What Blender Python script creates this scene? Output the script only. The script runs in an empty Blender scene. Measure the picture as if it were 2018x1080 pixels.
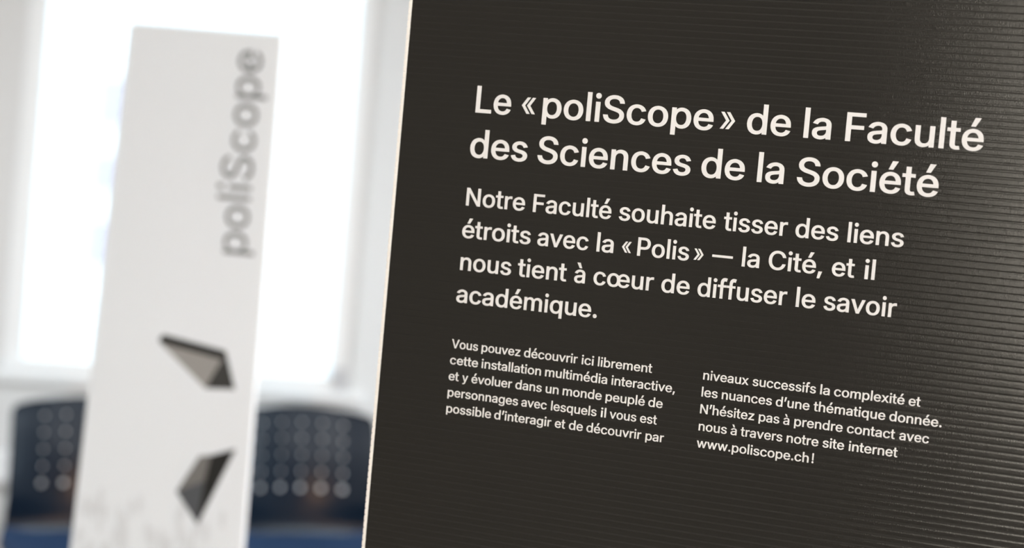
import bpy, bmesh, math, random
from mathutils import Vector, Matrix, geometry

# ------------------------------------------------------------------ camera, sky, exposure
SC = bpy.context.scene
COL = SC.collection
EYE = 1.5                                  # camera height above the floor
ROLL, PITCH = 0.09005, -0.04708
cr, sr, cp, sp = math.cos(ROLL), math.sin(ROLL), math.cos(PITCH), math.sin(PITCH)
right = Vector((cr, -sp * sr, cp * sr))
up = Vector((-sr, -sp * cr, cp * cr))
fwd = Vector((0.0, cp, sp))
cam_data = bpy.data.cameras.new('camera')
cam_data.sensor_width = 36.0
cam_data.lens = 3900.0 / 2018.0 * 36.0
cam_data.clip_start = 0.05
cam_data.clip_end = 400.0
cam_data.dof.use_dof = True
cam_data.dof.focus_distance = 1.345
cam_data.dof.aperture_fstop = 4.75
cam_data.dof.aperture_blades = 0
cam = bpy.data.objects.new('camera', cam_data)
cam.matrix_world = Matrix(((right.x, up.x, -fwd.x, 0.0), (right.y, up.y, -fwd.y, 0.0),
                           (right.z, up.z, -fwd.z, EYE), (0, 0, 0, 1)))
COL.objects.link(cam)
SC.camera = cam

SC.view_settings.view_transform = 'Standard'
SC.view_settings.look = 'None'
SC.view_settings.gamma = 1.0
SC.view_settings.use_curve_mapping = False
SC.view_settings.exposure = 0.0
SC.cycles.use_denoising = True
SC.cycles.sample_clamp_indirect = 6.0
SC.cycles.max_bounces = 8

world = bpy.data.worlds.new('overcast_sky')
SC.world = world
world.use_nodes = True
bgn = world.node_tree.nodes['Background']
bgn.inputs['Color'].default_value = (0.76, 0.88, 1.0, 1)
bgn.inputs['Strength'].default_value = 5.5

LAMP_COLOR = (1.0, 0.995, 0.985)
LAMP_STRENGTH = 37.5

# ------------------------------------------------------------------ helpers
def material(name, color, rough=0.5, spec=0.5, metal=0.0, bump=0.0, bump_scale=200.0, vary=0.0, vary_scale=3.0, bump_depth=0.0005):
    m = bpy.data.materials.new(name)
    m.use_nodes = True
    nt = m.node_tree
    b = nt.nodes['Principled BSDF']
    b.inputs['Base Color'].default_value = (*color, 1)
    b.inputs['Roughness'].default_value = rough
    b.inputs['Specular IOR Level'].default_value = spec
    b.inputs['Metallic'].default_value = metal
    tc = nt.nodes.new('ShaderNodeTexCoord')
    if vary > 0:
        n = nt.nodes.new('ShaderNodeTexNoise')
        n.inputs['Scale'].default_value = vary_scale
        nt.links.new(tc.outputs['Object'], n.inputs['Vector'])
        mx = nt.nodes.new('ShaderNodeMix')
        mx.data_type = 'RGBA'
        mx.inputs[6].default_value = (*[c * (1 - vary) for c in color], 1)
        mx.inputs[7].default_value = (*[min(1, c * (1 + vary)) for c in color], 1)
        nt.links.new(n.outputs['Fac'], mx.inputs[0])
        nt.links.new(mx.outputs[2], b.inputs['Base Color'])
    if bump > 0:
        n2 = nt.nodes.new('ShaderNodeTexNoise')
        n2.inputs['Scale'].default_value = bump_scale
        n2.inputs['Detail'].default_value = 3.0
        nt.links.new(tc.outputs['Object'], n2.inputs['Vector'])
        bp = nt.nodes.new('ShaderNodeBump')
        bp.inputs['Strength'].default_value = bump
        bp.inputs['Distance'].default_value = bump_depth
        nt.links.new(n2.outputs['Fac'], bp.inputs['Height'])
        nt.links.new(bp.outputs['Normal'], b.inputs['Normal'])
    return m

def emitter(name, color, strength):
    m = bpy.data.materials.new(name)
    m.use_nodes = True
    nt = m.node_tree
    nt.nodes.clear()
    out = nt.nodes.new('ShaderNodeOutputMaterial')
    e = nt.nodes.new('ShaderNodeEmission')
    e.inputs['Color'].default_value = (*color, 1)
    e.inputs['Strength'].default_value = strength
    nt.links.new(e.outputs[0], out.inputs['Surface'])
    return m

def pane_glass(name):
    m = bpy.data.materials.new(name)
    m.use_nodes = True
    nt = m.node_tree
    nt.nodes.clear()
    out = nt.nodes.new('ShaderNodeOutputMaterial')
    t = nt.nodes.new('ShaderNodeBsdfTransparent')
    t.inputs['Color'].default_value = (0.96, 0.98, 0.97, 1)
    g = nt.nodes.new('ShaderNodeBsdfGlossy')
    g.inputs['Roughness'].default_value = 0.02
    f = nt.nodes.new('ShaderNodeFresnel')
    f.inputs['IOR'].default_value = 1.45
    mx = nt.nodes.new('ShaderNodeMixShader')
    nt.links.new(f.outputs[0], mx.inputs[0])
    nt.links.new(t.outputs[0], mx.inputs[1])
    nt.links.new(g.outputs[0], mx.inputs[2])
    nt.links.new(mx.outputs[0], out.inputs['Surface'])
    return m

def add_box(bm, x0, x1, y0, y1, z0, z1, fn=None):
    c = [(x0, y0, z0), (x1, y0, z0), (x1, y1, z0), (x0, y1, z0), (x0, y0, z1), (x1, y0, z1), (x1, y1, z1), (x0, y1, z1)]
    v = [bm.verts.new(fn(*p) if fn else p) for p in c]
    for f in ((0, 3, 2, 1), (4, 5, 6, 7), (0, 1, 5, 4), (1, 2, 6, 5), (2, 3, 7, 6), (3, 0, 4, 7)):
        bm.faces.new([v[i] for i in f])

def add_tube(bm, pts, r, seg=10):
    pts = [Vector(p) for p in pts]
    rings = []
    for i, p in enumerate(pts):
        d = (pts[min(i + 1, len(pts) - 1)] - pts[max(i - 1, 0)]).normalized()
        a = d.cross(Vector((0, 0, 1)) if abs(d.z) < 0.9 else Vector((1, 0, 0))).normalized()
        b = d.cross(a)
        rings.append([bm.verts.new(p + r * (math.cos(t * 2 * math.pi / seg) * a + math.sin(t * 2 * math.pi / seg) * b)) for t in range(seg)])
    for r0, r1 in zip(rings, rings[1:]):
        for i in range(seg):
            bm.faces.new((r0[i], r0[(i + 1) % seg], r1[(i + 1) % seg], r1[i]))
    bm.faces.new(rings[0])
    bm.faces.new(list(reversed(rings[-1])))

def obj(name, bm, mat, parent=None, smooth=False, bevel=0.0):
    bmesh.ops.recalc_face_normals(bm, faces=bm.faces)
    me = bpy.data.meshes.new(name)
    bm.to_mesh(me)
    bm.free()
    if smooth:
        for p in me.polygons:
            p.use_smooth = True
    me.materials.append(mat)
    o = bpy.data.objects.new(name, me)
    COL.objects.link(o)
    if parent is not None:
        o.parent = parent
    if bevel:
        md = o.modifiers.new('bevel', 'BEVEL')
        md.width = bevel
        md.segments = 2
        md.limit_method = 'ANGLE'
    return o

def tag(o, label=None, cat=None, group=None, kind=None):
    if label: o['label'] = label
    if cat: o['category'] = cat
    if group: o['group'] = group
    if kind: o['kind'] = kind
    return o

def thing(name, loc, rz, label, cat, group=None):
    o = bpy.data.objects.new(name, None)
    o.location = loc
    o.rotation_euler = (0, 0, rz)
    COL.objects.link(o)
    return tag(o, label, cat, group)

# ------------------------------------------------------------------ materials
M = dict(
    wall=material('wall_paint', (0.67, 0.67, 0.67), 0.7, 0.3, vary=0.02, bump=0.1, bump_scale=90),
    back_wall=material('dark_back_wall_paint', (0.13, 0.125, 0.12), 0.7, 0.3, vary=0.03, bump=0.1, bump_scale=90),
    ceiling=material('ceiling_paint', (0.42, 0.42, 0.42), 0.8, 0.2, vary=0.01),
    floor=material('grey_linoleum', (0.30, 0.29, 0.28), 0.45, 0.4, vary=0.08, vary_scale=12),
    frame=material('white_window_paint', (0.82, 0.83, 0.84), 0.4, 0.5, vary=0.01),
    duct=material('white_plastic_duct', (0.9, 0.9, 0.92), 0.4, 0.5, vary=0.01),
    glass=pane_glass('window_glass'),
    black=material('black_print', (0.0145, 0.013, 0.0109), 0.10, 0.5, bump=1.0, bump_scale=1900, bump_depth=0.000047),
    cream=material('unprinted_cream_lettering', (0.56, 0.53, 0.508), 0.85, 0.1, vary=0.01),
    core=material('white_corrugated_plastic', (0.70, 0.65, 0.595), 0.6, 0.2, vary=0.02),
    white=material('white_sign_board', (0.725, 0.755, 0.795), 0.5, 0.3, vary=0.01),
    ink=material('grey_ink', (0.09, 0.09, 0.09), 0.6, 0.2, vary=0.05),
    ink_pale=material('pale_grey_ink', (0.655, 0.675, 0.705), 0.6, 0.2, vary=0.05),
    facet_black=material('black_facet_ink', (0.015, 0.015, 0.014), 0.6, 0.2, vary=0.1),
    facet_dark=material('charcoal_facet_ink', (0.04, 0.04, 0.038), 0.6, 0.2, vary=0.1),
    facet_slate=material('slate_facet_ink', (0.075, 0.08, 0.088), 0.6, 0.2, vary=0.1),
    facet_grey=material('warm_grey_facet_ink', (0.28, 0.27, 0.26), 0.6, 0.2, vary=0.1),
    facet_mid=material('mid_grey_facet_ink', (0.16, 0.155, 0.15), 0.6, 0.2, vary=0.1),
    chair=material('navy_plastic', (0.006, 0.0115, 0.021), 0.25, 0.22, bump=1.0, bump_scale=700, bump_depth=0.00002),
    pad=material('blue_seat_fabric', (0.022, 0.05, 0.115), 0.8, 0.2, vary=0.1, bump=0.3, bump_scale=900),
    metal=material('brushed_steel', (0.55, 0.55, 0.56), 0.3, 0.5, metal=1.0, vary=0.03),
    dark_metal=material('dark_steel', (0.08, 0.08, 0.085), 0.45, 0.5, metal=0.6, vary=0.05),
    grey=material('grey_plastic', (0.55, 0.55, 0.57), 0.5, 0.4, vary=0.03),
    facade=material('pale_render', (0.46, 0.46, 0.46), 0.8, 0.2, vary=0.03, vary_scale=0.5),
    facade_window=material('blue_grey_window', (0.30, 0.275, 0.305), 0.5, 0.1, vary=0.03, vary_scale=0.5),
    added_lamp_shade=emitter('added_lamp_glow', (1.0, 0.52, 0.2), 90.0),
    added_gloss_light=emitter('added_gloss_glow', (1.0, 0.93, 0.80), 16.0),
    lamp_dim=emitter('lamp_diffuser_dimmed', (1.0, 0.96, 0.93), LAMP_STRENGTH * 1.1),
    lamp_cool=emitter('lamp_diffuser_cool', (0.82, 0.93, 1.0), LAMP_STRENGTH * 2.5),
    lamp=emitter('lamp_diffuser', LAMP_COLOR, LAMP_STRENGTH * 1.35),
    lamp_bright=emitter('lamp_diffuser_full', LAMP_COLOR, LAMP_STRENGTH * 1.3),
)

# ------------------------------------------------------------------ the room
YAW_WALL = math.radians(-13.8)
UW = Vector((math.cos(YAW_WALL), -math.sin(YAW_WALL), 0))
NW = Vector((-math.sin(YAW_WALL), -math.cos(YAW_WALL), 0)) * 1.0
NW = Vector((0.23853, -0.97113, 0))
OW = Vector((0, 6.33, 0))
def RW(a, b, z):
    """A point of the room: a along the window wall, b from the glass into the room, z up."""
    return OW + a * UW + b * NW + Vector((0, 0, z))
A0, A1, B1, ZC = -6.0, 3.9, 9.6, 2.95
WI, WO = 0.055, -0.12                       # inner and outer face of the window wall
WL, WR, WB, WT = -1.558, -0.505, 0.779, 2.36

def structure(name, bm, mat, parent=None, **k):
    o = obj(name, bm, mat, parent, **k)
    o['kind'] = 'structure'
    return o

bm = bmesh.new(); add_box(bm, A0 - .2, A1 + .2, WO, B1 + .2, -0.15, 0.0, RW); structure('floor', bm, M['floor'])
bm = bmesh.new(); add_box(bm, A0 - .2, A1 + .2, WO, B1 + .2, ZC, ZC + .15, RW); structure('ceiling', bm, M['ceiling'])
bm = bmesh.new()
add_box(bm, A0 - .2, WL, WO, WI, 0, ZC, RW)
add_box(bm, WR, A1, WO, WI, 0, ZC, RW)
add_box(bm, WL, WR, WO, WI, 0, WB - .013, RW)
add_box(bm, WL, WR, WO, WI, WT, ZC, RW)
structure('wall_north', bm, M['wall'])
bm = bmesh.new(); add_box(bm, A0 - .2, A0, WI, B1 + .2, 0, ZC, RW); structure('wall_west', bm, M['back_wall'])
bm = bmesh.new()
EB0, EB1, EZ0, EZ1 = 0.9, 4.3, 0.78, 2.4
add_box(bm, A1, A1 + .2, WO, EB0, 0, ZC, RW)
add_box(bm, A1, A1 + .2, EB1, B1 + .2, 0, ZC, RW)
add_box(bm, A1, A1 + .2, EB0, EB1, 0, EZ0, RW)
add_box(bm, A1, A1 + .2, EB0, EB1, EZ1, ZC, RW)
structure('wall_east', bm, M['back_wall'])
bm = bmesh.new()
add_box(bm, A1 + .08, A1 + .14, EB0, EB0 + .06, EZ0, EZ1, RW)
add_box(bm, A1 + .08, A1 + .14, EB1 - .06, EB1, EZ0, EZ1, RW)
add_box(bm, A1 + .08, A1 + .14, (EB0 + EB1) / 2 - .05, (EB0 + EB1) / 2 + .05, EZ0, EZ1, RW)
add_box(bm, A1 + .08, A1 + .14, EB0 + .06, EB1 - .06, EZ0, EZ0 + .06, RW)
add_box(bm, A1 + .08, A1 + .14, EB0 + .06, EB1 - .06, EZ1 - .06, EZ1, RW)
win2 = structure('window_2', bm, M['frame'])
bm = bmesh.new(); add_box(bm, A1 + .105, A1 + .115, EB0 + .055, EB1 - .055, EZ0 + .055, EZ1 - .055, RW)
structure('glass_pane', bm, M['glass'], win2)
bm = bmesh.new(); add_box(bm, A0, A1, B1, B1 + .2, 0, ZC, RW); structure('wall_south', bm, M['back_wall'])
SA0, SA1, SZ0, SZ1 = -4.74, -3.0, 1.0, 2.45  # unseen glowing surface, added to give the black panel its gloss
box = thing('added_gloss_light', RW((SA0 + SA1) / 2, B1, SZ0), math.pi - YAW_WALL, 'added unseen warm white glowing surface that makes the gloss on the black panel', 'added light')
hw = (SA1 - SA0) / 2
bm = bmesh.new(); add_box(bm, -hw, hw, -.001, -.09, 0, SZ1 - SZ0); obj('case', bm, M['dark_metal'], box)
bm = bmesh.new(); add_box(bm, -hw + .02, hw - .02, .0, .006, .02, SZ1 - SZ0 - .02, lambda x, y, z: (x, -y - .0905, z)); obj('luminous_face', bm, M['added_gloss_light'], box)

bm = bmesh.new(); add_box(bm, A0, A1, WI, WI + .015, 0, .08, RW); structure('baseboard_north', bm, M['frame'])

bm = bmesh.new()
F = 0.056
add_box(bm, WL, WL + F, -.035, .035, WB, WT, RW)
add_box(bm, WR - F, WR, -.035, .035, WB, WT, RW)
add_box(bm, WL + F, WR - F, -.035, .035, WB, WB + F - .001, RW)
add_box(bm, WL + F, WR - F, -.035, .035, WT - F, WT, RW)
win = structure('window_1', bm, M['frame'])
bm = bmesh.new(); add_box(bm, WL + F - .005, WR - F + .005, -.006, .006, WB + F - .005, WT - F + .005, RW)
structure('glass_pane', bm, M['glass'], win)
bm = bmesh.new()
add_box(bm, WL - .05, WR + .05, WI, WI + .03, WB - .012, WB + .019, RW)
add_box(bm, WL + .001, WR - .001, .036, WI, WB - .012, WB + .019, RW)
structure('trim_1', bm, M['frame'], bevel=.004)
bm = bmesh.new(); add_box(bm, A0, A1, WI, WI + .055, .465, .56, RW); structure('trim_2', bm, M['duct'], bevel=.006)

# a small grey sensor box standing on the right end of the sill
sw = thing('window_sensor', RW(-.533, WI - .003, WB + .019), -YAW_WALL, 'small grey sensor box on the right end of the window sill', 'sensor')
bm = bmesh.new(); add_box(bm, -.014, .014, -.012, .012, 0, .07); obj('body', bm, M['grey'], sw, bevel=.003)
bm = bmesh.new(); add_box(bm, -.006, .006, -.016, -.012, .04, .052); obj('button', bm, M['grey'], sw)

# ceiling lamps
LAMPS = [(-3.0, 2.5, 0), (-1.7, 6.1, 1), (-1.7, 8.4, 2), (0.4, 3.0, 3), (0.6, 6.1, 1), (0.6, 8.4, 2), (2.7, 3.0, 3), (2.7, 6.1, 1), (2.7, 8.4, 2)]
ROWS = ['by the window wall', 'in the middle row', 'in the back row']
SIDES = ['over the west side', 'over the middle', 'over the east side']
for i, (a, b, s) in enumerate(LAMPS):
    t = thing('pendant_light', RW(a, b, ZC), -YAW_WALL, 'long white pendant light ' + SIDES[i // 3] + ' of the room ' + ROWS[i % 3], 'lamp', 'pendant lights of the room')
    bm = bmesh.new(); add_box(bm, -.65, .65, -.16, .16, -.205, -.15); obj('housing', bm, M['frame'], t, bevel=.004)
    bm = bmesh.new(); add_box(bm, -.62, .62, -.13, .13, -.215, -.2051); obj('diffuser', bm, M[('lamp_dim', 'lamp', 'lamp_bright', 'lamp_cool')[s]], t)
    for x in (-.5, .5):
        bm = bmesh.new(); add_tube(bm, [(x, 0, -.15), (x, 0, 0)], .003, 6); obj('cable', bm, M['metal'], t)

# the block across the street
bd = thing('street_building', (0, 0, 0), 0, 'pale overexposed block with blue grey windows seen through the window', 'building')
bm = bmesh.new(); add_box(bm, -50, 34, 80, 92, -22, 34); obj('facade', bm, M['facade'], bd)
for z0, z1 in ((2.29, 4.15), (-.36, 1.06), (-3.35, -1.6)):
    bm = bmesh.new(); add_box(bm, -17.2, -14.6, 79.9, 80.05, z0, z1); obj('window', bm, M['facade_window'], bd)
bm = bmesh.new(); add_box(bm, -120, 120, 20, 160, -22.5, -22); gr = structure('street_ground', bm, M['facade'])

# warm lamp added out of view on the right for the glow on the chairs
fl = thing('added_glow_lamp', (1.52, 2.3, 0), 0, 'added unseen low lamp that makes the warm orange glow on the chairs', 'lamp')
bm = bmesh.new(); add_tube(bm, [(0, 0, 0), (0, 0, .02)], .15, 24); obj('base', bm, M['dark_metal'], fl)
bm = bmesh.new(); add_tube(bm, [(0, 0, .02), (0, 0, .54)], .012, 10); obj('pole', bm, M['dark_metal'], fl)
bm = bmesh.new(); add_tube(bm, [(0, 0, .54), (0, 0, .74)], .10, 24); obj('lamp_shade', bm, M['added_lamp_shade'], fl, smooth=False)

# ------------------------------------------------------------------ glyph outlines (units: thousandths of the capital height) and text layout
GLYPHS = {
    '!': (385, '107,295 98,1057 286,1057 276,295|304,112 300,83 289,56 271,33 248,15 221,4 192,0 163,4 136,15 113,33 95,56 84,83 80,112 84,141 95,168 113,191 136,209 163,220 192,224 221,220 248,209 271,191 289,168 300,141'),
    ',': (369, '43,-210 111,158 303,158 185,-210'),
    '.': (369, '299,112 295,83 284,56 266,33 243,15 216,4 187,0 158,4 131,15 108,33 90,56 79,83 75,112 79,141 90,168 108,191 131,209 158,220 187,224 216,220 243,209 266,191 284,168 295,141'),
    'C': (1002, '525,-13 438,-6 356,15 281,50 215,97 159,157 114,228 80,309 60,400 53,499 60,599 80,690 114,771 159,842 215,902 281,949 356,985 438,1006 525,1013 603,1007 677,990 745,963 806,925 859,877 902,820 934,755 963,665 783,665 763,721 743,759 717,792 687,820 651,842 612,857 570,867 525,870 471,865 421,851 375,827 333,794 298,753 269,702 247,643 234,576 229,499 234,423 247,355 269,296 299,246 334,205 375,172 421,149 471,134 525,130 569,133 612,142 651,158 687,180 717,207 743,240 763,279 783,335 962,335 935,245 903,180 860,123 807,75 745,37 677,9 603,-7'),
    'F': (806, '92,0 92,999 751,999 751,862 271,862 271,560 706,560 706,422 271,422 271,0'),
    'L': (772, '92,0 92,999 271,999 271,137 736,137 736,0'),
    'N': (1028, '92,0 92,999 282,999 696,370 735,309 784,225 852,108 772,100 761,220 758,314 758,386 758,999 936,999 936,0 746,0 375,561 326,638 268,734 170,888 259,897 266,747 270,641 271,570 271,0'),
    'P': (873, '92,0 92,999 463,999 538,995 606,981 665,957 716,925 757,886 789,841 819,764 829,678 819,592 789,514 757,468 716,429 666,397 606,373 538,359 463,354 189,354 189,491 456,491 522,498 571,516 606,544 631,581 646,626 651,678 646,729 631,774 606,811 571,838 522,856 455,863 271,863 271,0'),
    'S': (877, '439,-17 333,-8 240,19 163,62 104,121 66,192 44,289 226,289 241,229 263,191 295,161 336,140 385,127 439,122 499,128 552,143 595,167 626,198 646,236 653,280 647,317 632,347 606,371 570,391 473,425 353,457 274,483 207,516 151,556 109,604 84,661 76,725 81,780 98,831 126,877 184,935 260,977 348,1004 446,1013 545,1004 632,977 705,935 762,879 799,812 818,721 642,721 627,775 608,809 579,837 540,858 495,871 442,875 386,870 339,856 301,833 274,804 258,770 252,731 259,692 277,661 306,635 343,616 425,588 527,561 622,531 672,508 720,479 763,443 798,398 821,344 828,279 817,199 781,128 724,67 646,21 551,-7'),
    'V': (942, '382,0 -5,999 184,999 402,413 448,281 522,59 426,59 500,282 544,412 757,999 947,999 564,0'),
    'a': (765, '314,-15 241,-9 174,10 117,43 72,88 43,145 34,212 41,270 62,317 96,354 139,381 188,401 240,415 346,432 455,445 489,450 507,458 512,467 515,484 515,486 511,523 501,553 484,576 460,594 427,605 384,609 340,605 303,594 273,578 250,558 232,535 210,501 43,541 91,615 137,661 192,695 253,718 317,733 381,739 426,736 475,725 526,711 576,688 620,655 656,609 680,550 687,477 687,0 517,0 517,95 550,95 540,76 513,49 477,24 433,3 378,-11|334,111 390,117 435,134 470,160 495,192 510,229 515,269 515,336 542,343 517,335 459,324 397,315 349,309 272,292 244,279 223,261 211,238 207,207 210,178 221,155 239,137 264,123 297,114'),
    'b': (834, '451,-14 383,-9 327,8 284,34 251,62 219,108 246,108 246,0 77,0 77,1057 249,1057 249,615 219,615 250,659 282,687 325,712 381,731 450,739 515,732 574,715 629,689 677,654 718,610 750,558 782,467 793,361 782,255 751,164 718,111 678,67 630,32 575,6 515,-9|433,114 488,122 533,146 569,183 596,233 613,294 619,362 613,430 597,489 570,539 534,576 489,599 433,607 377,599 332,577 296,541 270,492 253,433 247,362 253,292 270,231 297,181 333,144 378,122'),
    'c': (777, '407,-14 338,-9 274,6 216,32 164,68 121,112 87,164 61,223 46,288 41,359 46,430 61,496 87,555 121,608 164,652 216,688 274,714 338,732 407,739 464,734 518,721 568,704 614,680 655,650 689,614 716,573 745,514 579,479 561,516 549,538 533,558 515,574 493,588 468,598 439,605 408,607 348,598 301,573 264,535 237,484 221,424 215,359 221,294 237,235 264,185 301,146 348,122 408,113 440,115 469,122 494,132 516,146 535,164 551,184 564,208 581,246 747,212 719,151 692,109 657,73 617,42 570,17 520,-1 465,-11'),
    'd': (834, '384,-14 319,-9 259,6 205,32 156,67 116,111 83,164 52,255 41,361 52,467 84,558 117,610 157,654 205,689 260,715 320,732 384,739 453,731 509,712 552,687 584,659 615,615 584,615 584,1057 756,1057 756,0 588,0 588,108 616,108 584,62 550,34 507,8 452,-9|402,114 456,122 501,144 537,181 564,231 581,292 586,362 581,433 564,492 538,541 502,577 457,599 402,607 345,599 300,576 264,539 237,489 221,430 215,362 221,294 238,233 265,183 301,146 346,122'),
    'e': (794, '417,-14 343,-9 276,6 216,32 164,68 121,112 86,164 52,254 41,357 52,461 85,553 119,606 161,650 212,687 270,714 334,732 403,739 468,732 531,715 591,689 645,651 691,601 726,537 748,461 755,371 755,312 121,312 121,434 705,427 586,361 577,448 561,502 535,547 501,580 457,600 403,607 348,600 302,579 265,546 237,504 220,455 214,401 214,341 221,272 240,215 271,171 310,139 359,119 418,112 456,115 489,124 518,138 542,157 562,182 586,224 753,190 717,123 677,76 626,38 565,9 494,-9'),
    'f': (498, '474,726 474,602 -13,602 -13,726|132,0 132,842 140,922 166,990 205,1043 255,1081 310,1104 368,1112 441,1103 509,1083 464,911 417,925 383,929 345,921 323,899 310,863 304,806 304,0'),
    'g': (835, '407,-264 325,-259 254,-244 194,-221 144,-190 105,-154 63,-104 206,-41 258,-93 282,-113 313,-129 354,-141 406,-144 458,-140 502,-128 538,-108 564,-81 580,-44 586,4 586,126 615,126 583,81 550,54 507,30 451,14 382,9 291,19 208,51 159,83 118,124 85,173 60,230 46,295 41,366 52,469 84,559 117,611 158,654 206,689 261,715 321,732 385,739 454,731 509,712 553,688 586,659 618,614 589,614 589,726 758,726 758,-3 753,-59 737,-109 709,-152 653,-203 581,-238 497,-258|403,136 458,143 503,164 539,197 565,242 582,299 588,368 582,436 565,494 539,542 503,577 458,599 403,607 346,599 301,576 264,539 237,491 221,434 215,368 221,302 238,245 264,199 300,165 346,144'),
    'h': (806, '249,430 249,0 77,0 77,1057 249,1057 249,529 162,529 204,607 240,656 284,691 333,716 388,732 447,739 524,728 593,704 650,665 693,610 719,541 728,457 728,0 556,0 556,446 551,494 538,533 517,564 489,587 455,601 413,606 368,600 329,586 296,561 271,527 255,484'),
    'i': (327, '77,0 77,726 249,726 249,0|270,945 266,918 256,892 239,871 217,854 192,844 165,840 137,844 112,854 90,871 74,892 63,918 60,945 63,972 74,997 90,1019 112,1036 137,1046 165,1050 192,1046 217,1036 239,1019 256,998 266,972'),
    'l': (328, '78,0 78,1058 250,1058 250,0'),
    'm': (1198, '77,0 77,726 246,726 247,543 174,543 208,615 240,659 281,694 327,718 378,737 431,743 488,736 539,716 583,687 630,630 666,542 577,542 609,610 643,654 686,690 737,716 795,736 858,743 926,734 989,710 1043,675 1085,625 1112,561 1120,484 1120,0 948,0 948,480 943,523 931,555 912,578 871,600 822,608 782,603 748,590 721,569 702,541 689,508 685,468 685,0 513,0 513,491 509,525 498,553 480,576 441,600 391,608 356,604 322,591 293,569 270,539 255,500 249,451 249,0'),
    'n': (805, '249,430 249,0 77,0 77,726 245,726 246,529 162,529 204,607 240,656 284,691 333,716 388,732 447,739 524,728 592,704 649,665 692,610 719,541 728,457 728,0 556,0 556,446 551,494 538,533 517,564 489,587 455,601 413,606 368,600 329,586 296,561 271,527 255,484'),
    'o': (816, '407,-14 338,-9 274,6 216,32 164,68 121,112 87,164 61,223 46,288 41,359 46,430 61,496 87,555 121,608 164,652 216,688 274,714 338,732 407,739 477,732 542,714 600,688 652,652 695,608 729,555 755,496 770,430 775,359 770,288 755,223 729,164 695,112 652,68 600,32 542,6 477,-9|407,113 468,122 515,146 552,185 579,235 596,294 601,359 596,424 579,484 552,534 515,573 468,598 407,607 348,598 301,573 264,535 237,484 221,424 215,359 221,294 237,235 264,185 301,146 348,122'),
    'p': (834, '77,-250 77,726 246,726 246,615 219,615 250,659 282,687 325,712 381,731 450,739 515,732 574,715 629,689 677,654 718,610 750,558 782,467 793,361 782,255 751,164 718,111 678,67 630,32 575,6 515,-9 451,-14 383,-9 327,8 284,34 251,62 219,108 249,108 249,-250|433,114 488,122 533,146 569,183 596,233 613,294 619,362 613,430 597,489 570,539 534,576 489,599 433,607 377,599 332,577 296,541 270,492 253,433 247,362 253,292 270,231 297,181 333,144 378,122'),
    'q': (834, '756,-250 584,-250 584,108 615,108 583,62 550,34 507,8 452,-9 384,-14 319,-9 259,6 205,32 156,67 116,111 83,164 52,255 41,361 52,467 84,558 117,610 157,654 205,689 260,715 320,732 384,739 453,731 509,712 552,687 584,659 616,615 588,615 588,726 756,726|402,114 456,122 501,144 537,181 564,231 581,292 586,362 581,433 564,492 538,541 502,577 457,599 402,607 345,599 300,576 264,539 237,489 221,430 215,362 221,294 238,233 265,183 301,146 346,122'),
    'r': (509, '77,0 77,726 245,726 245,618 212,618 235,661 285,701 348,728 417,740 451,739 504,736 504,591 449,597 407,599 363,594 325,580 293,558 270,528 255,492 249,449 249,0'),
    's': (717, '358,-14 280,-9 211,7 151,35 102,74 65,125 36,198 200,226 229,167 259,136 301,118 356,111 419,119 465,140 492,170 500,203 495,231 481,253 453,272 410,286 286,313 193,343 124,387 91,424 72,468 66,518 76,579 106,632 154,676 215,708 288,730 367,739 443,731 509,712 564,684 607,647 640,602 672,537 512,508 485,554 460,584 423,605 368,612 314,605 273,585 248,557 240,524 245,495 261,472 293,453 344,437 458,412 551,383 620,339 652,302 671,258 677,210 666,147 635,92 586,47 521,13 444,-8'),
    't': (447, '426,726 426,602 -13,602 -13,726|102,961 273,961 273,194 278,158 287,136 303,124 335,119 361,121 417,128 449,6 380,-5 330,-7 266,-2 209,15 163,43 128,82 108,129 102,184'),
    'u': (806, '359,-9 281,-2 213,21 156,61 113,116 86,185 77,269 77,726 249,726 249,280 254,231 267,192 288,161 316,138 351,125 393,120 438,125 477,140 509,164 534,199 550,242 556,295 556,726 728,726 728,0 560,0 560,197 643,197 600,118 564,69 520,33 444,1'),
    'v': (765, '301,0 -3,726 184,726 349,303 392,178 438,38 327,38 374,178 415,303 581,726 767,726 463,0'),
    'w': (1114, '251,0 9,726 191,726 287,411 327,268 376,76 292,76 339,265 380,411 475,726 642,726 735,411 775,267 822,76 736,76 786,266 827,411 923,726 1105,726 863,0 704,0 602,326 573,424 546,526 510,649 604,649 569,527 541,424 512,326 410,0'),
    'x': (744, '-8,0 350,437 349,306 7,726 211,726 312,583 374,487 453,379 300,379 375,487 436,583 539,726 740,726 397,302 397,430 753,0 549,0 432,163 371,257 294,362 447,362 373,257 313,164 194,0'),
    'y': (765, '62,-240 102,-122 144,-127 175,-131 199,-130 218,-122 237,-107 255,-82 272,-44 292,11 -3,726 184,726 349,303 392,177 438,38 327,38 373,178 415,303 581,726 767,726 425,-94 399,-143 367,-183 329,-215 284,-237 235,-250 180,-255 122,-251'),
    'z': (747, '56,0 56,103 473,607 473,594 68,594 68,726 679,726 679,618 273,120 273,131 691,131 691,0'),
    '«': (791, '325,97 47,398 325,700 496,700 223,398 496,97|597,97 320,398 597,700 768,700 495,398 768,97'),
    '»': (791, '23,97 296,398 23,700 194,700 472,398 194,97|296,97 568,398 296,700 466,700 744,398 466,97'),
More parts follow.
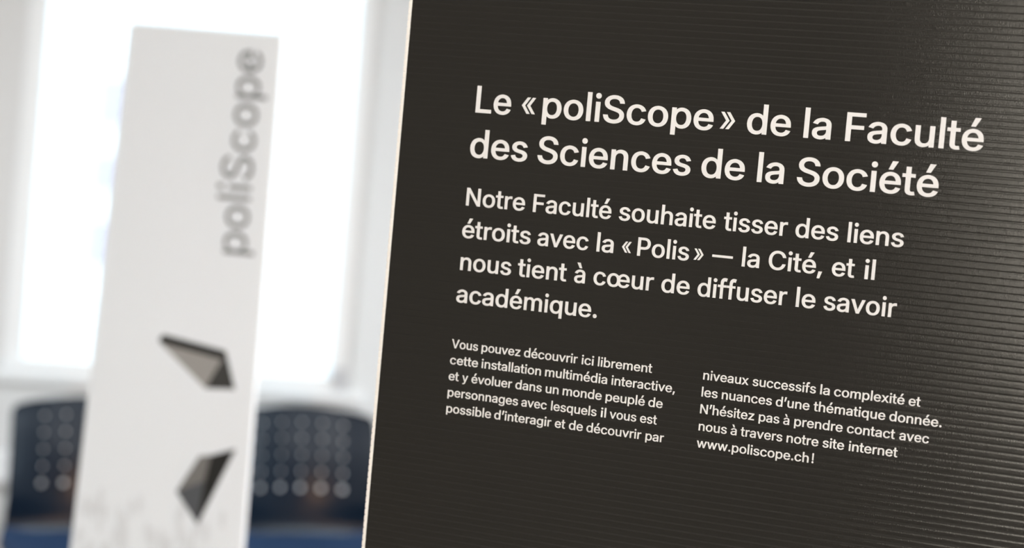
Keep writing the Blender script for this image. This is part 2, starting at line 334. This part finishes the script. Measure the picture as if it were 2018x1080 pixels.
    'à': (765, '314,-15 241,-9 174,10 117,43 72,88 43,145 34,212 41,270 62,317 96,354 139,381 188,401 240,415 346,432 455,445 489,450 507,458 512,467 515,484 515,486 511,523 501,553 484,576 460,594 427,605 384,609 340,605 303,594 273,578 250,558 232,535 210,501 43,541 91,615 137,661 192,695 253,718 317,733 381,739 426,736 475,725 526,711 576,688 620,655 656,609 680,550 687,477 687,0 517,0 517,95 550,95 540,76 513,49 477,24 433,3 378,-11|334,111 390,117 435,134 470,160 495,192 510,229 515,269 515,336 542,343 517,335 459,324 397,315 349,309 272,292 244,279 223,261 211,238 207,207 210,178 221,155 239,137 264,123 297,114|311,814 147,1110 346,1110 464,814'),
    'é': (794, '417,-14 343,-9 276,6 216,32 164,68 121,112 86,164 52,254 41,357 52,461 85,553 119,606 161,650 212,687 270,714 334,732 403,739 468,732 531,715 591,689 645,651 691,601 726,537 748,461 755,371 755,312 121,312 121,434 705,427 586,361 577,448 561,502 535,547 501,580 457,600 403,607 348,600 302,579 265,546 237,504 220,455 214,401 214,341 221,272 240,215 271,171 310,139 359,119 418,112 456,115 489,124 518,138 542,157 562,182 586,224 753,190 717,123 677,76 626,38 565,9 494,-9|306,814 425,1110 624,1110 460,814'),
    'œ': (1363, '407,-14 338,-9 274,6 216,32 164,68 121,112 87,164 61,223 46,288 41,359 46,430 61,496 87,555 121,608 164,652 216,688 274,714 338,732 407,739 477,732 542,714 600,688 652,652 695,608 729,555 755,496 770,430 775,359 770,288 755,223 729,164 695,112 652,68 600,32 542,6 477,-9|407,113 468,122 515,146 552,185 579,235 596,294 601,359 596,424 579,484 552,534 515,573 468,598 407,607 348,598 301,573 264,535 237,484 221,424 215,359 221,294 237,235 264,185 301,146 348,122|985,-14 912,-9 845,6 785,32 733,68 689,112 654,164 621,254 610,357 621,461 654,553 688,606 730,650 781,687 839,714 903,732 972,739 1037,732 1100,715 1160,689 1214,651 1260,601 1295,537 1317,461 1324,371 1324,312 690,312 690,434 1274,427 1155,361 1146,448 1130,502 1104,547 1070,580 1026,600 972,607 916,600 871,579 834,546 806,504 789,455 783,401 783,341 790,272 809,215 839,171 879,139 928,119 987,112 1025,115 1058,124 1087,138 1111,157 1130,182 1155,224 1322,190 1285,123 1246,76 1195,38 1134,9 1063,-9'),
    '—': (1374, '1400,477 1400,346 -26,346 -26,477'),
    '’': (347, '71,586 138,1057 331,1057 213,586'),
}
TEXT = {
    'heading': [(0, 'Le', -109.0, -33.6), (0, '«', -11.0, 18.2), (0, 'poliScope', 33.4, 381.7), (0, '»', 395.1, 424.0), (0, 'de', 447.2, 531.8), (0, 'la', 556.9, 608.4), (0, 'Faculté', 635.6, 887.2), (1, 'des', -113.1, 10.0), (1, 'Sciences', 31.4, 345.4), (1, 'de', 366.6, 451.6), (1, 'la', 476.4, 527.7), (1, 'Société', 552.4, 815.2)],
    'introduction': [(2, 'Notre', -111.7, 14.7), (2, 'Faculté', 32.0, 195.2), (2, 'souhaite', 210.8, 404.9), (2, 'tisser', 420.5, 544.4), (2, 'des', 559.6, 640.9), (2, 'liens', 658.4, 762.4), (3, 'étroits', -114.3, 33.1), (3, 'avec', 47.6, 154.1), (3, 'la', 171.4, 206.0), (3, '«', 222.9, 242.1), (3, 'Polis', 254.6, 358.6), (3, '»', 368.0, 387.3), (3, '—', 404.2, 444.8), (3, 'la', 463.0, 496.7), (3, 'Cité,', 514.2, 617.4), (3, 'et', 635.1, 677.8), (3, 'il', 696.1, 715.6), (4, 'nous', -112.0, -2.1), (4, 'tient', 11.5, 115.1), (4, 'à', 131.1, 153.7), (4, 'cœur', 171.0, 293.7), (4, 'de', 309.4, 365.9), (4, 'diffuser', 381.6, 555.8), (4, 'le', 573.5, 610.3), (4, 'savoir', 625.9, 761.5), (5, 'académique.', -114.4, 184.6)],
    'first_column': [(6, 'Vous', -115.2, -57.7), (6, 'pouvez', -50.0, 33.4), (6, 'découvrir', 41.0, 153.8), (6, 'ici', 162.3, 187.3), (6, 'librement', 196.0, 306.9), (7, 'cette', -115.7, -54.7), (7, 'installation', -47.0, 80.3), (7, 'multimédia', 88.9, 218.3), (7, 'interactive,', 227.1, 356.2), (8, 'et', -115.6, -93.3), (8, 'y', -85.9, -73.2), (8, 'évoluer', -65.8, 21.6), (8, 'dans', 28.9, 84.9), (8, 'un', 93.2, 120.5), (8, 'monde', 129.0, 210.1), (8, 'peuplé', 218.2, 298.2), (8, 'de', 305.3, 334.3), (9, 'personnages', -114.6, 37.8), (9, 'avec', 44.8, 98.6), (9, 'lesquels', 107.6, 202.7), (9, 'il', 211.4, 222.3), (9, 'vous', 229.4, 284.2), (9, 'est', 291.7, 325.9), (10, 'possible', -114.4, -17.1), (10, 'd’interagir', -10.2, 111.2), (10, 'et', 118.8, 140.6), (10, 'de', 148.4, 177.4), (10, 'découvrir', 184.8, 297.3), (10, 'par', 305.9, 343.0)],
    'second_column': [(6, 'niveaux', 409.1, 498.3), (6, 'successifs', 505.8, 627.5), (6, 'la', 635.6, 653.6), (6, 'complexité', 661.7, 792.6), (6, 'et', 800.2, 822.0), (7, 'les', 408.9, 440.7), (7, 'nuances', 448.9, 546.5), (7, 'd’une', 553.9, 618.5), (7, 'thématique', 626.0, 760.5), (7, 'donnée.', 767.9, 863.7), (8, 'N’hésitez', 409.2, 515.5), (8, 'pas', 524.3, 564.0), (8, 'à', 571.5, 583.2), (8, 'prendre', 592.6, 684.2), (8, 'contact', 692.3, 781.5), (8, 'avec', 789.6, 843.8), (9, 'nous', 409.5, 465.1), (9, 'à', 472.6, 484.6), (9, 'travers', 491.9, 573.0), (9, 'notre', 581.1, 641.8), (9, 'site', 649.6, 690.1), (9, 'internet', 698.9, 789.5), (10, 'www.poliscope.ch', 408.6, 626.5), (10, '!', 632.3, 636.0)],
}
LIGHT = {
    'c': (777, '407,-14 342,-10 283,5 229,31 182,67 142,111 110,163 86,222 72,287 67,359 72,431 86,497 110,557 142,609 182,653 229,688 283,714 342,732 407,739 461,734 511,721 557,704 599,681 636,651 668,616 693,575 710,530 595,501 585,528 570,553 552,575 530,594 505,610 476,621 443,629 407,631 340,622 285,593 243,550 213,494 195,429 189,359 195,289 213,225 243,169 285,126 340,98 407,89 444,91 477,99 506,110 532,126 554,146 573,169 587,196 598,224 713,196 695,149 670,107 639,71 602,41 559,16 512,-1 461,-11'),
    'i': (327, '103,0 103,726 223,726 223,0|164,888 133,896 106,919 87,952 81,992 87,1032 106,1066 133,1088 164,1096 197,1088 224,1066 242,1032 248,992 242,952 224,919 197,896'),
    'l': (328, '104,0 104,1058 224,1058 224,0'),
    'o': (816, '407,-14 342,-10 283,5 229,31 182,67 142,111 110,163 86,222 72,287 67,359 72,431 86,497 110,557 142,609 182,653 229,688 283,714 342,732 407,739 473,732 533,714 587,688 634,653 674,609 706,557 730,497 744,431 749,359 744,287 730,222 706,163 674,111 634,67 587,31 533,5 473,-10|407,89 476,98 531,126 573,169 603,225 621,289 627,359 621,429 603,494 573,550 531,593 476,622 407,631 340,622 285,593 243,550 213,494 195,429 189,359 195,289 213,225 243,169 285,126 340,98'),
    'p': (834, '103,-250 103,726 220,726 220,611 232,611 270,661 298,689 337,713 387,731 450,739 510,732 565,715 615,690 659,655 696,612 726,560 757,468 767,361 757,254 727,162 697,110 660,66 615,31 565,5 510,-10 451,-14 389,-9 339,7 300,32 271,60 232,112 223,112 223,-250|433,89 496,98 549,125 591,168 620,223 639,289 645,362 639,435 621,500 591,554 550,596 497,622 433,631 369,622 317,597 275,556 245,503 227,438 221,362 227,286 246,220 276,165 318,124 370,98'),
    'e': (794, '417,-14 347,-10 285,5 230,31 182,67 141,110 109,162 78,253 67,357 77,462 109,554 140,607 179,651 226,687 279,714 338,732 403,739 463,732 522,715 577,690 627,652 669,602 702,539 722,462 729,371 729,324 147,324 147,423 664,423 608,387 603,454 585,514 556,563 516,600 465,624 403,632 340,624 287,600 245,563 214,516 195,462 188,404 188,340 196,265 217,203 251,154 297,118 353,96 417,88 460,91 498,101 532,117 561,139 584,168 600,202 717,174 694,121 658,75 612,37 555,8 490,-9'),
    'S': (877, '439,-17 338,-9 251,18 179,61 125,118 90,188 75,268 205,268 217,215 242,172 280,139 327,115 381,101 439,97 504,102 562,118 610,145 647,180 671,224 679,274 672,317 652,351 621,379 581,402 481,437 361,470 284,496 221,529 169,568 132,615 109,669 102,732 107,786 122,835 147,880 201,936 270,978 353,1004 446,1013 539,1004 621,978 689,936 741,881 774,816 787,743 663,743 651,789 628,828 594,859 550,882 499,896 442,901 381,896 329,880 285,855 253,822 233,782 226,738 234,692 257,655 292,627 333,605 417,576 519,549 612,518 660,495 705,467 744,431 775,388 795,335 802,272 791,195 759,125 707,66 635,21 546,-8'),
}

# ------------------------------------------------------------------ lettering
def loops_of(ch):
    adv, s = LIGHT[ch[1]] if ch[0] == '~' else GLYPHS[ch]
    return adv, [[tuple(int(k) / 1000.0 for k in p.split(',')) for p in lp.split()] for lp in s.split('|')]

def winding(loop, x, y):
    w = 0
    for (x0, y0), (x1, y1) in zip(loop, loop[1:] + loop[:1]):
        if (y0 <= y) != (y1 <= y):
            t = (y - y0) / (y1 - y0)
            if x0 + t * (x1 - x0) > x:
                w += 1 if y1 > y0 else -1
    return w

_cache = {}
def glyph(ch):
    """Filled glyph in units of the capital height: advance, points, triangles."""
    if ch not in _cache:
        adv, loops = loops_of(ch)
        pts, edges = [], []
        for lp in loops:
            k = len(pts)
            pts += [Vector(p) for p in lp]
            edges += [(k + i, k + (i + 1) % len(lp)) for i in range(len(lp))]
        v, e, f, *_ = geometry.delaunay_2d_cdt(pts, edges, [], 0, 1e-6)
        keep = []
        for t in f:
            c = (v[t[0]] + v[t[1]] + v[t[2]]) / 3
            if sum(winding(lp, c.x, c.y) for lp in loops) != 0:
                keep.append(tuple(t))
        _cache[ch] = (adv / 1000.0, [tuple(p) for p in v], keep)
    return _cache[ch]

def word_extent(word):                      # a word is a list of glyph keys; '~' marks the light weight
    x, lo, hi, spots = 0.0, 9e9, -9e9, []
    for ch in word:
        adv, v, f = glyph(ch)
        used = {i for t in f for i in t}
        xs = [v[i][0] for i in used]
        lo, hi = min(lo, x + min(xs)), max(hi, x + max(xs))
        spots.append(x)
        x += adv
    return lo, hi, spots

def add_word(bm, word, x0, x1, cap, place):
    """Set a word so that its ink runs from x0 to x1; place(x, y) gives the 3D point."""
    lo, hi, spots = word_extent(word)
    k = (x1 - x0) / (hi - lo)
    for ch, sx in zip(word, spots):
        adv, v, f = glyph(ch)
        vs = {}
        for t in f:
            for i in t:
                if i not in vs:
                    vs[i] = bm.verts.new(place(x0 + (sx + v[i][0] - lo) * k, v[i][1] * cap))
            try:
                bm.faces.new([vs[i] for i in t])
            except ValueError:
                pass

# ------------------------------------------------------------------ the black panel
S = 1.4 / 3900.0                            # metres per unit of the panel layout
PY = -0.38177
panel = thing('information_stand', (0, 1.4, 0), PY, 'large black corrugated plastic panel printed with cream French text', 'sign')
PX0, PX1, PZ0, PZ1 = -275.5 * S, 1260 * S, 0.02, 1.98
PB = -267.3 * S
PITCH_RIB = 12.9 * S
# white sheet with its flutes showing along the cut edge
bm = bmesh.new()
add_box(bm, PX0 + .0012, PX1, 0.0003, .005, PZ0, PZ1)
obj('sheet', bm, M['core'], panel)
bm = bmesh.new()                            # unprinted margin: one small pillow per flute
n = int((PZ1 - PZ0) / PITCH_RIB)
prof = [(0.0, .0), (.06, .7), (.18, 1.0), (.82, 1.0), (.94, .7)]
rows = []
for i in range(n):
    for t, h in prof:
        z = PZ0 + (i + t) * PITCH_RIB
        e = .00055 * (1 - h)
        rows.append([bm.verts.new((PX0 + e, .004, z)), bm.verts.new((PX0 + e, 0.0004 - .0004 * h + .0002, z)), bm.verts.new((PX0 + .0009 + e * .6, -.0002 * h + .0001, z)), bm.verts.new((PB + .0006, -.0002 * h + .0001, z))])
for r0, r1 in zip(rows, rows[1:]):
    for i in range(3):
        bm.faces.new((r0[i], r0[i + 1], r1[i + 1], r1[i]))
obj('edge_margin', bm, M['core'], panel)
# the printed face with its fine horizontal ribs
bm = bmesh.new()
RIB_AMP = 0.00009
NSEG = 16
rows = []
for i in range(n):
    for k in range(NSEG):
        t = k / NSEG
        z = PZ0 + (i + t) * PITCH_RIB
        y = -.00036 + RIB_AMP * max(0.0, math.cos(2 * math.pi * t)) ** 1.5
        rows.append([bm.verts.new((PB + (PX1 - PB) * q / 6, y, z)) for q in range(7)])
for r0, r1 in zip(rows, rows[1:]):
    for i in range(6):
        bm.faces.new((r0[i], r0[i + 1], r1[i + 1], r1[i]))
obj('printed_face', bm, M['black'], panel, smooth=True)
BASE = [-127.67, -38.51, 57.86, 122.33, 186.93, 251.5, 343.67, 376.1, 408.4, 441.0, 473.4]
NAMES = {'heading': 'heading_lettering', 'introduction': 'introduction_lettering', 'first_column': 'body_lettering', 'second_column': 'body_lettering'}
LAB = {'heading': 'large cream two line heading', 'introduction': 'medium cream four line introduction', 'first_column': 'small cream text in the left column', 'second_column': 'small cream text in the right column ending in a web address'}
for key, words_ in TEXT.items():
    bm = bmesh.new()
    for line, word, u0, u1 in words_:
        cap = 53.3 if line < 2 else 35.6 if line < 6 else 17.9
        z0 = EYE - BASE[line] * S
        add_word(bm, word, u0 * S, u1 * S, cap * S, lambda x, y, z0=z0: (x, -.00042, z0 + y))
    o = obj(NAMES[key], bm, M['cream'], panel)
    o['label'] = LAB[key]
# stand: steel foot and rear strut
bm = bmesh.new(); add_box(bm, PX0 + .05, PX1 - .05, -.14, .22, 0, .012); obj('base_plate', bm, M['dark_metal'], panel, bevel=.003)
bm = bmesh.new(); add_box(bm, PX0 + .05, PX1 - .05, .0055, .03, .012, .09); obj('clamp', bm, M['dark_metal'], panel, bevel=.002)
for x in (.1, .32):
    bm = bmesh.new(); add_tube(bm, [(x, .018, .012), (x, .018, 1.9)], .0115); obj('pole', bm, M['dark_metal'], panel, smooth=True)

# ------------------------------------------------------------------ the white sign behind
SY = math.radians(9)
SO = Vector((0, 2.72, 0)) + Vector((math.cos(SY), -math.sin(SY), 0)) * -.47
sign = thing('display_totem', SO, -SY, 'tall white sign board with vertical grey lettering and dark faceted emblem', 'sign')
X = lambda x: x + .47
def edge(z):
    l = -.5765 + (z - 1.6732) * (.6035 - .5765) / (1.6732 - .9184)
    r = -.3535 - (z - 1.6739) * (.3535 - .3488) / (1.6739 - .9488)
    return X(l), X(r)
bm = bmesh.new()
v = []
for z in (.012, 1.6735):
    l, r = edge(z)
    for x, y in ((l, 0), (r, 0), (r, .012), (l, .012)):
        v.append(bm.verts.new((x, y, z)))
for f in ((0, 1, 5, 4), (1, 2, 6, 5), (2, 3, 7, 6), (3, 0, 4, 7), (0, 3, 2, 1), (4, 5, 6, 7)):
    bm.faces.new([v[i] for i in f])
obj('board', bm, M['white'], sign, bevel=.0015)
bm = bmesh.new(); l, r = edge(0); add_box(bm, l - .03, r + .03, -.12, .16, 0, .012); obj('base_plate', bm, M['dark_metal'], sign, bevel=.002)
# lettering reading upwards
bm = bmesh.new()
TX = X(-.3965) + .0165
add_word(bm, ['~' + c for c in 'poliScope'], 1.362, 1.648, .0455, lambda x, y: (TX - y, -.0006, x))
obj('sign_lettering', bm, M['ink'], sign)['label'] = 'grey lettering turned to read upwards'
def facets(name, polys, label):
    """Printed emblem: several flat tones in one mesh."""
    bm = bmesh.new()
    mats = []
    for mat, pts in polys:
        if mat not in mats: mats.append(mat)
        f = bm.faces.new([bm.verts.new((X(x), -.0006, z)) for x, z in pts])
        f.material_index = mats.index(mat)
    o = obj(name, bm, M[mats[0]], sign)
    for mm in mats[1:]:
        o.data.materials.append(M[mm])
    o['label'] = label
facets('upper_emblem', [('facet_black', [(-.4962, 1.2314), (-.4908, 1.2386), (-.3972, 1.2243), (-.4010, 1.2120), (-.4942, 1.2262)]),
                        ('facet_grey', [(-.4942, 1.2262), (-.4010, 1.2120), (-.4151, 1.1850), (-.4221, 1.1685)]),
                        ('facet_dark', [(-.3972, 1.2243), (-.3793, 1.1716), (-.4221, 1.1685), (-.4151, 1.1850), (-.4010, 1.2120)])],
       'upper dark faceted shape')
facets('lower_emblem', [('facet_mid', [(-.4227, 1.0720), (-.4060, 1.0750), (-.4125, 1.0372), (-.4525, 1.0179)]),
                        ('facet_slate', [(-.4525, 1.0179), (-.4125, 1.0372), (-.4173, .9743)]),
                        ('facet_black', [(-.3705, 1.0879), (-.4173, .9743), (-.4125, 1.0372), (-.4060, 1.0750)])],
       'lower dark faceted shape')
# faint crowd of small figures printed along the lower part
random.seed(4)
bm = bmesh.new()
for i in range(260):
    z = random.uniform(.55, .985)
    l, r = edge(z)
    x = random.uniform(l + .012, r - .03)
    if z > .93 and random.random() < (x - l) / (r - l) * .9:
        continue
    h = random.uniform(.018, .03)
    w = h * .28
    for cx, cz, rx, rz in ((x, z + h * .88, w * .42, h * .13), (x, z + h * .55, w * .75, h * .26), (x, z + h * .2, w * .5, h * .3)):
        bm.faces.new([bm.verts.new((cx + rx * math.cos(k * math.pi / 5), -.0004 - i * 1e-6, cz + rz * math.sin(k * math.pi / 5))) for k in range(10)])
o = obj('crowd_print', bm, M['ink_pale'], sign)
o['label'] = 'pale grey crowd printed along the bottom'
o['kind'] = 'stuff'

# ------------------------------------------------------------------ perforated shell chairs
def shell_profile():
    """Centre line of the shell from the top of the back to the front lip: (y, z), y towards the sitter's knees."""
    pts = []
    for i in range(26):                                     # the back, leaning
        t = i / 25
        pts.append((-.055 + .055 * t ** 1.0 + .012 * math.sin(math.pi * t), .806 - .335 * t))
    for i in range(1, 11):                                  # the bend
        a = i / 10 * math.radians(82)
        pts.append((.0 + .055 * (1 - math.cos(a)) + .008 * math.sin(a), .471 - .055 * math.sin(a)))
    y, z = pts[-1]
    for i in range(1, 13):                                  # the seat
        t = i / 12
        pts.append((y + .36 * t, z - .010 * math.sin(math.pi * t) + .006 * t))
    y, z = pts[-1]
    for i in range(1, 6):                                   # the rolled front lip
        a = i / 5 * math.radians(75)
        pts.append((y + .035 * math.sin(a), z - .035 * (1 - math.cos(a))))
    return pts
PROF = shell_profile()
ARC = [0.0]
for p, q in zip(PROF, PROF[1:]):
    ARC.append(ARC[-1] + math.dist(p, q))
BACK_LEN = next(s for s, p in zip(ARC, PROF) if p[1] < .472)
def prof_at(s):
    s = max(0.0, min(s, ARC[-1]))
    for i in range(len(ARC) - 1):
        if s <= ARC[i + 1]:
            t = (s - ARC[i]) / (ARC[i + 1] - ARC[i])
            return (PROF[i][0] + t * (PROF[i + 1][0] - PROF[i][0]), PROF[i][1] + t * (PROF[i + 1][1] - PROF[i][1]))
    return PROF[-1]
HW = 0.212
def half_width(s):
    if s < .03:                                             # rounded top corners
        return HW - .028 * (1 - math.sqrt(max(0.0, 1 - (1 - s / .03) ** 2)))
    if s < BACK_LEN + .02:
        return HW + .004 * (s / BACK_LEN)
    return min(HW + .004 + .22 * (s - BACK_LEN - .02), .245)
def shell_point(x, s):
    """x across in a 0.212 half width, s along the profile."""
    q = x / HW
    w = half_width(s)
    drop = .020 * q * q * max(0.0, 1 - s / .30)              # arched top edge
    y, z = prof_at(s)
    back = max(0.0, min(1.0, 1 - (s - BACK_LEN * .8) / .12))
    y += .042 * q * q * back                                 # the back wraps round the sitter
    seat = 1 - back
    z += .016 * abs(q) ** 3 * seat
    return (q * w, -y, z - drop)
HOLE_PX, HOLE_PS, S0 = .0600, .0466, .050                     # hole pitch and the first row below the top
HOLE_R = [.0050, .0050, .0050, .0050, .0078]
def build_shell():
    bm = bmesh.new()
    cx = [-HW, -.195, -.180, -.165]
    xs = cx + [-.15 + HOLE_PX / 3 * i for i in range(16)] + [-v for v in reversed(cx)]
    s_first = S0 - HOLE_PS / 2
    ss = [0.0, .006, .014] + [s_first + HOLE_PS / 3 * i for i in range(16)]
    s = ss[-1]
    while s < ARC[-1] - .012:
        s += .014
        ss.append(min(s, ARC[-1]))
    grid = {}
    def V(i, j):
        if (i, j) not in grid:
            grid[i, j] = bm.verts.new(shell_point(xs[i], ss[j]))
        return grid[i, j]
    I0, J0 = len(cx), 3
    hole = set()
    for a in range(5):
        for b in range(5):
            i0, j0 = I0 + 3 * a, J0 + 3 * b
            for i in range(3):
                for j in range(3):
                    hole.add((i0 + i, j0 + j))
            ring = [(i0 + i, j0) for i in range(3)] + [(i0 + 3, j0 + j) for j in range(3)] + [(i0 + 3 - i, j0 + 3) for i in range(3)] + [(i0, j0 + 3 - j) for j in range(3)]
            hx, hs = -.12 + HOLE_PX * a, S0 + HOLE_PS * b
            circ = []
            for k in range(12):
                ang = math.radians(-135 + 30 * k)
                circ.append(bm.verts.new(shell_point(hx + HOLE_R[b] * math.cos(ang), hs + HOLE_R[b] * math.sin(ang))))
            outer = [V(*p) for p in ring]
            for k in range(12):
                bm.faces.new((outer[k], outer[(k + 1) % 12], circ[(k + 1) % 12], circ[k]))
    for i in range(len(xs) - 1):
        for j in range(len(ss) - 1):
            if (i, j) not in hole:
                bm.faces.new((V(i, j), V(i + 1, j), V(i + 1, j + 1), V(i, j + 1)))
    return bm
def make_chair(loc, rz, label):
    t = thing('shell_chair', loc, rz, label, 'chair', 'chairs under the window')
    sh = obj('perforated_shell', build_shell(), M['chair'], t, smooth=True)
    md = sh.modifiers.new('thickness', 'SOLIDIFY')
    md.thickness = .005
    md.offset = 0
    es = sh.modifiers.new('crisp_edges', 'EDGE_SPLIT')
    es.split_angle = math.radians(40)
    # upholstered pad lying in the seat
    bm = bmesh.new()
    s0, s1 = BACK_LEN + .034, ARC[-1] - .03
    g = []
    for j in range(15):
        s = s0 + (s1 - s0) * j / 14
        r = []
        for i in range(17):
            q = -1 + 2 * i / 16
            x, y, z = shell_point(q * HW * .985, s)
            e = min(1.0, (1 - abs(q)) / .12) * min(1.0, j / 2, (14 - j) / 2)
            r.append(bm.verts.new((x, y, z + .004 + .016 * e ** .5)))
        g.append(r)
    for a, b in zip(g, g[1:]):
        for i in range(16):
            bm.faces.new((a[i], a[i + 1], b[i + 1], b[i]))
    obj('seat_pad', bm, M['pad'], t, smooth=True)['label'] = 'blue upholstered seat pad'
    for sx in (-1, 1):
        for fy, ty in ((-.36, -.30), (.03, -.04)):
            bm = bmesh.new()
            add_tube(bm, [(sx * .225, fy, 0), (sx * .19, ty, .375), (sx * .17, ty - .005, .39), (sx * .10, ty - .006, .393)], .011)
            obj('leg', bm, M['metal'], t, smooth=True)
    bm = bmesh.new()
    add_box(bm, -.15, .15, -.31, -.06, .393, .403)
    obj('seat_bracket', bm, M['dark_metal'], t)
    return t
def copy_chair(src, loc, rz, label):
    r = src.copy()
    COL.objects.link(r)
    r.location, r.rotation_euler = loc, (0, 0, rz)
    r['label'] = label
    for ch in list(src.children):
        c = ch.copy()
        COL.objects.link(c)
        c.parent = r
    return r
YC = math.radians(23.6)
chair = make_chair((-.544, 5.6, 0), YC, 'dark navy perforated plastic chair between the white sign and the black panel')
copy_chair(chair, (-1.105, 5.355, 0), YC, 'dark navy perforated plastic chair partly hidden at the left of the white sign')
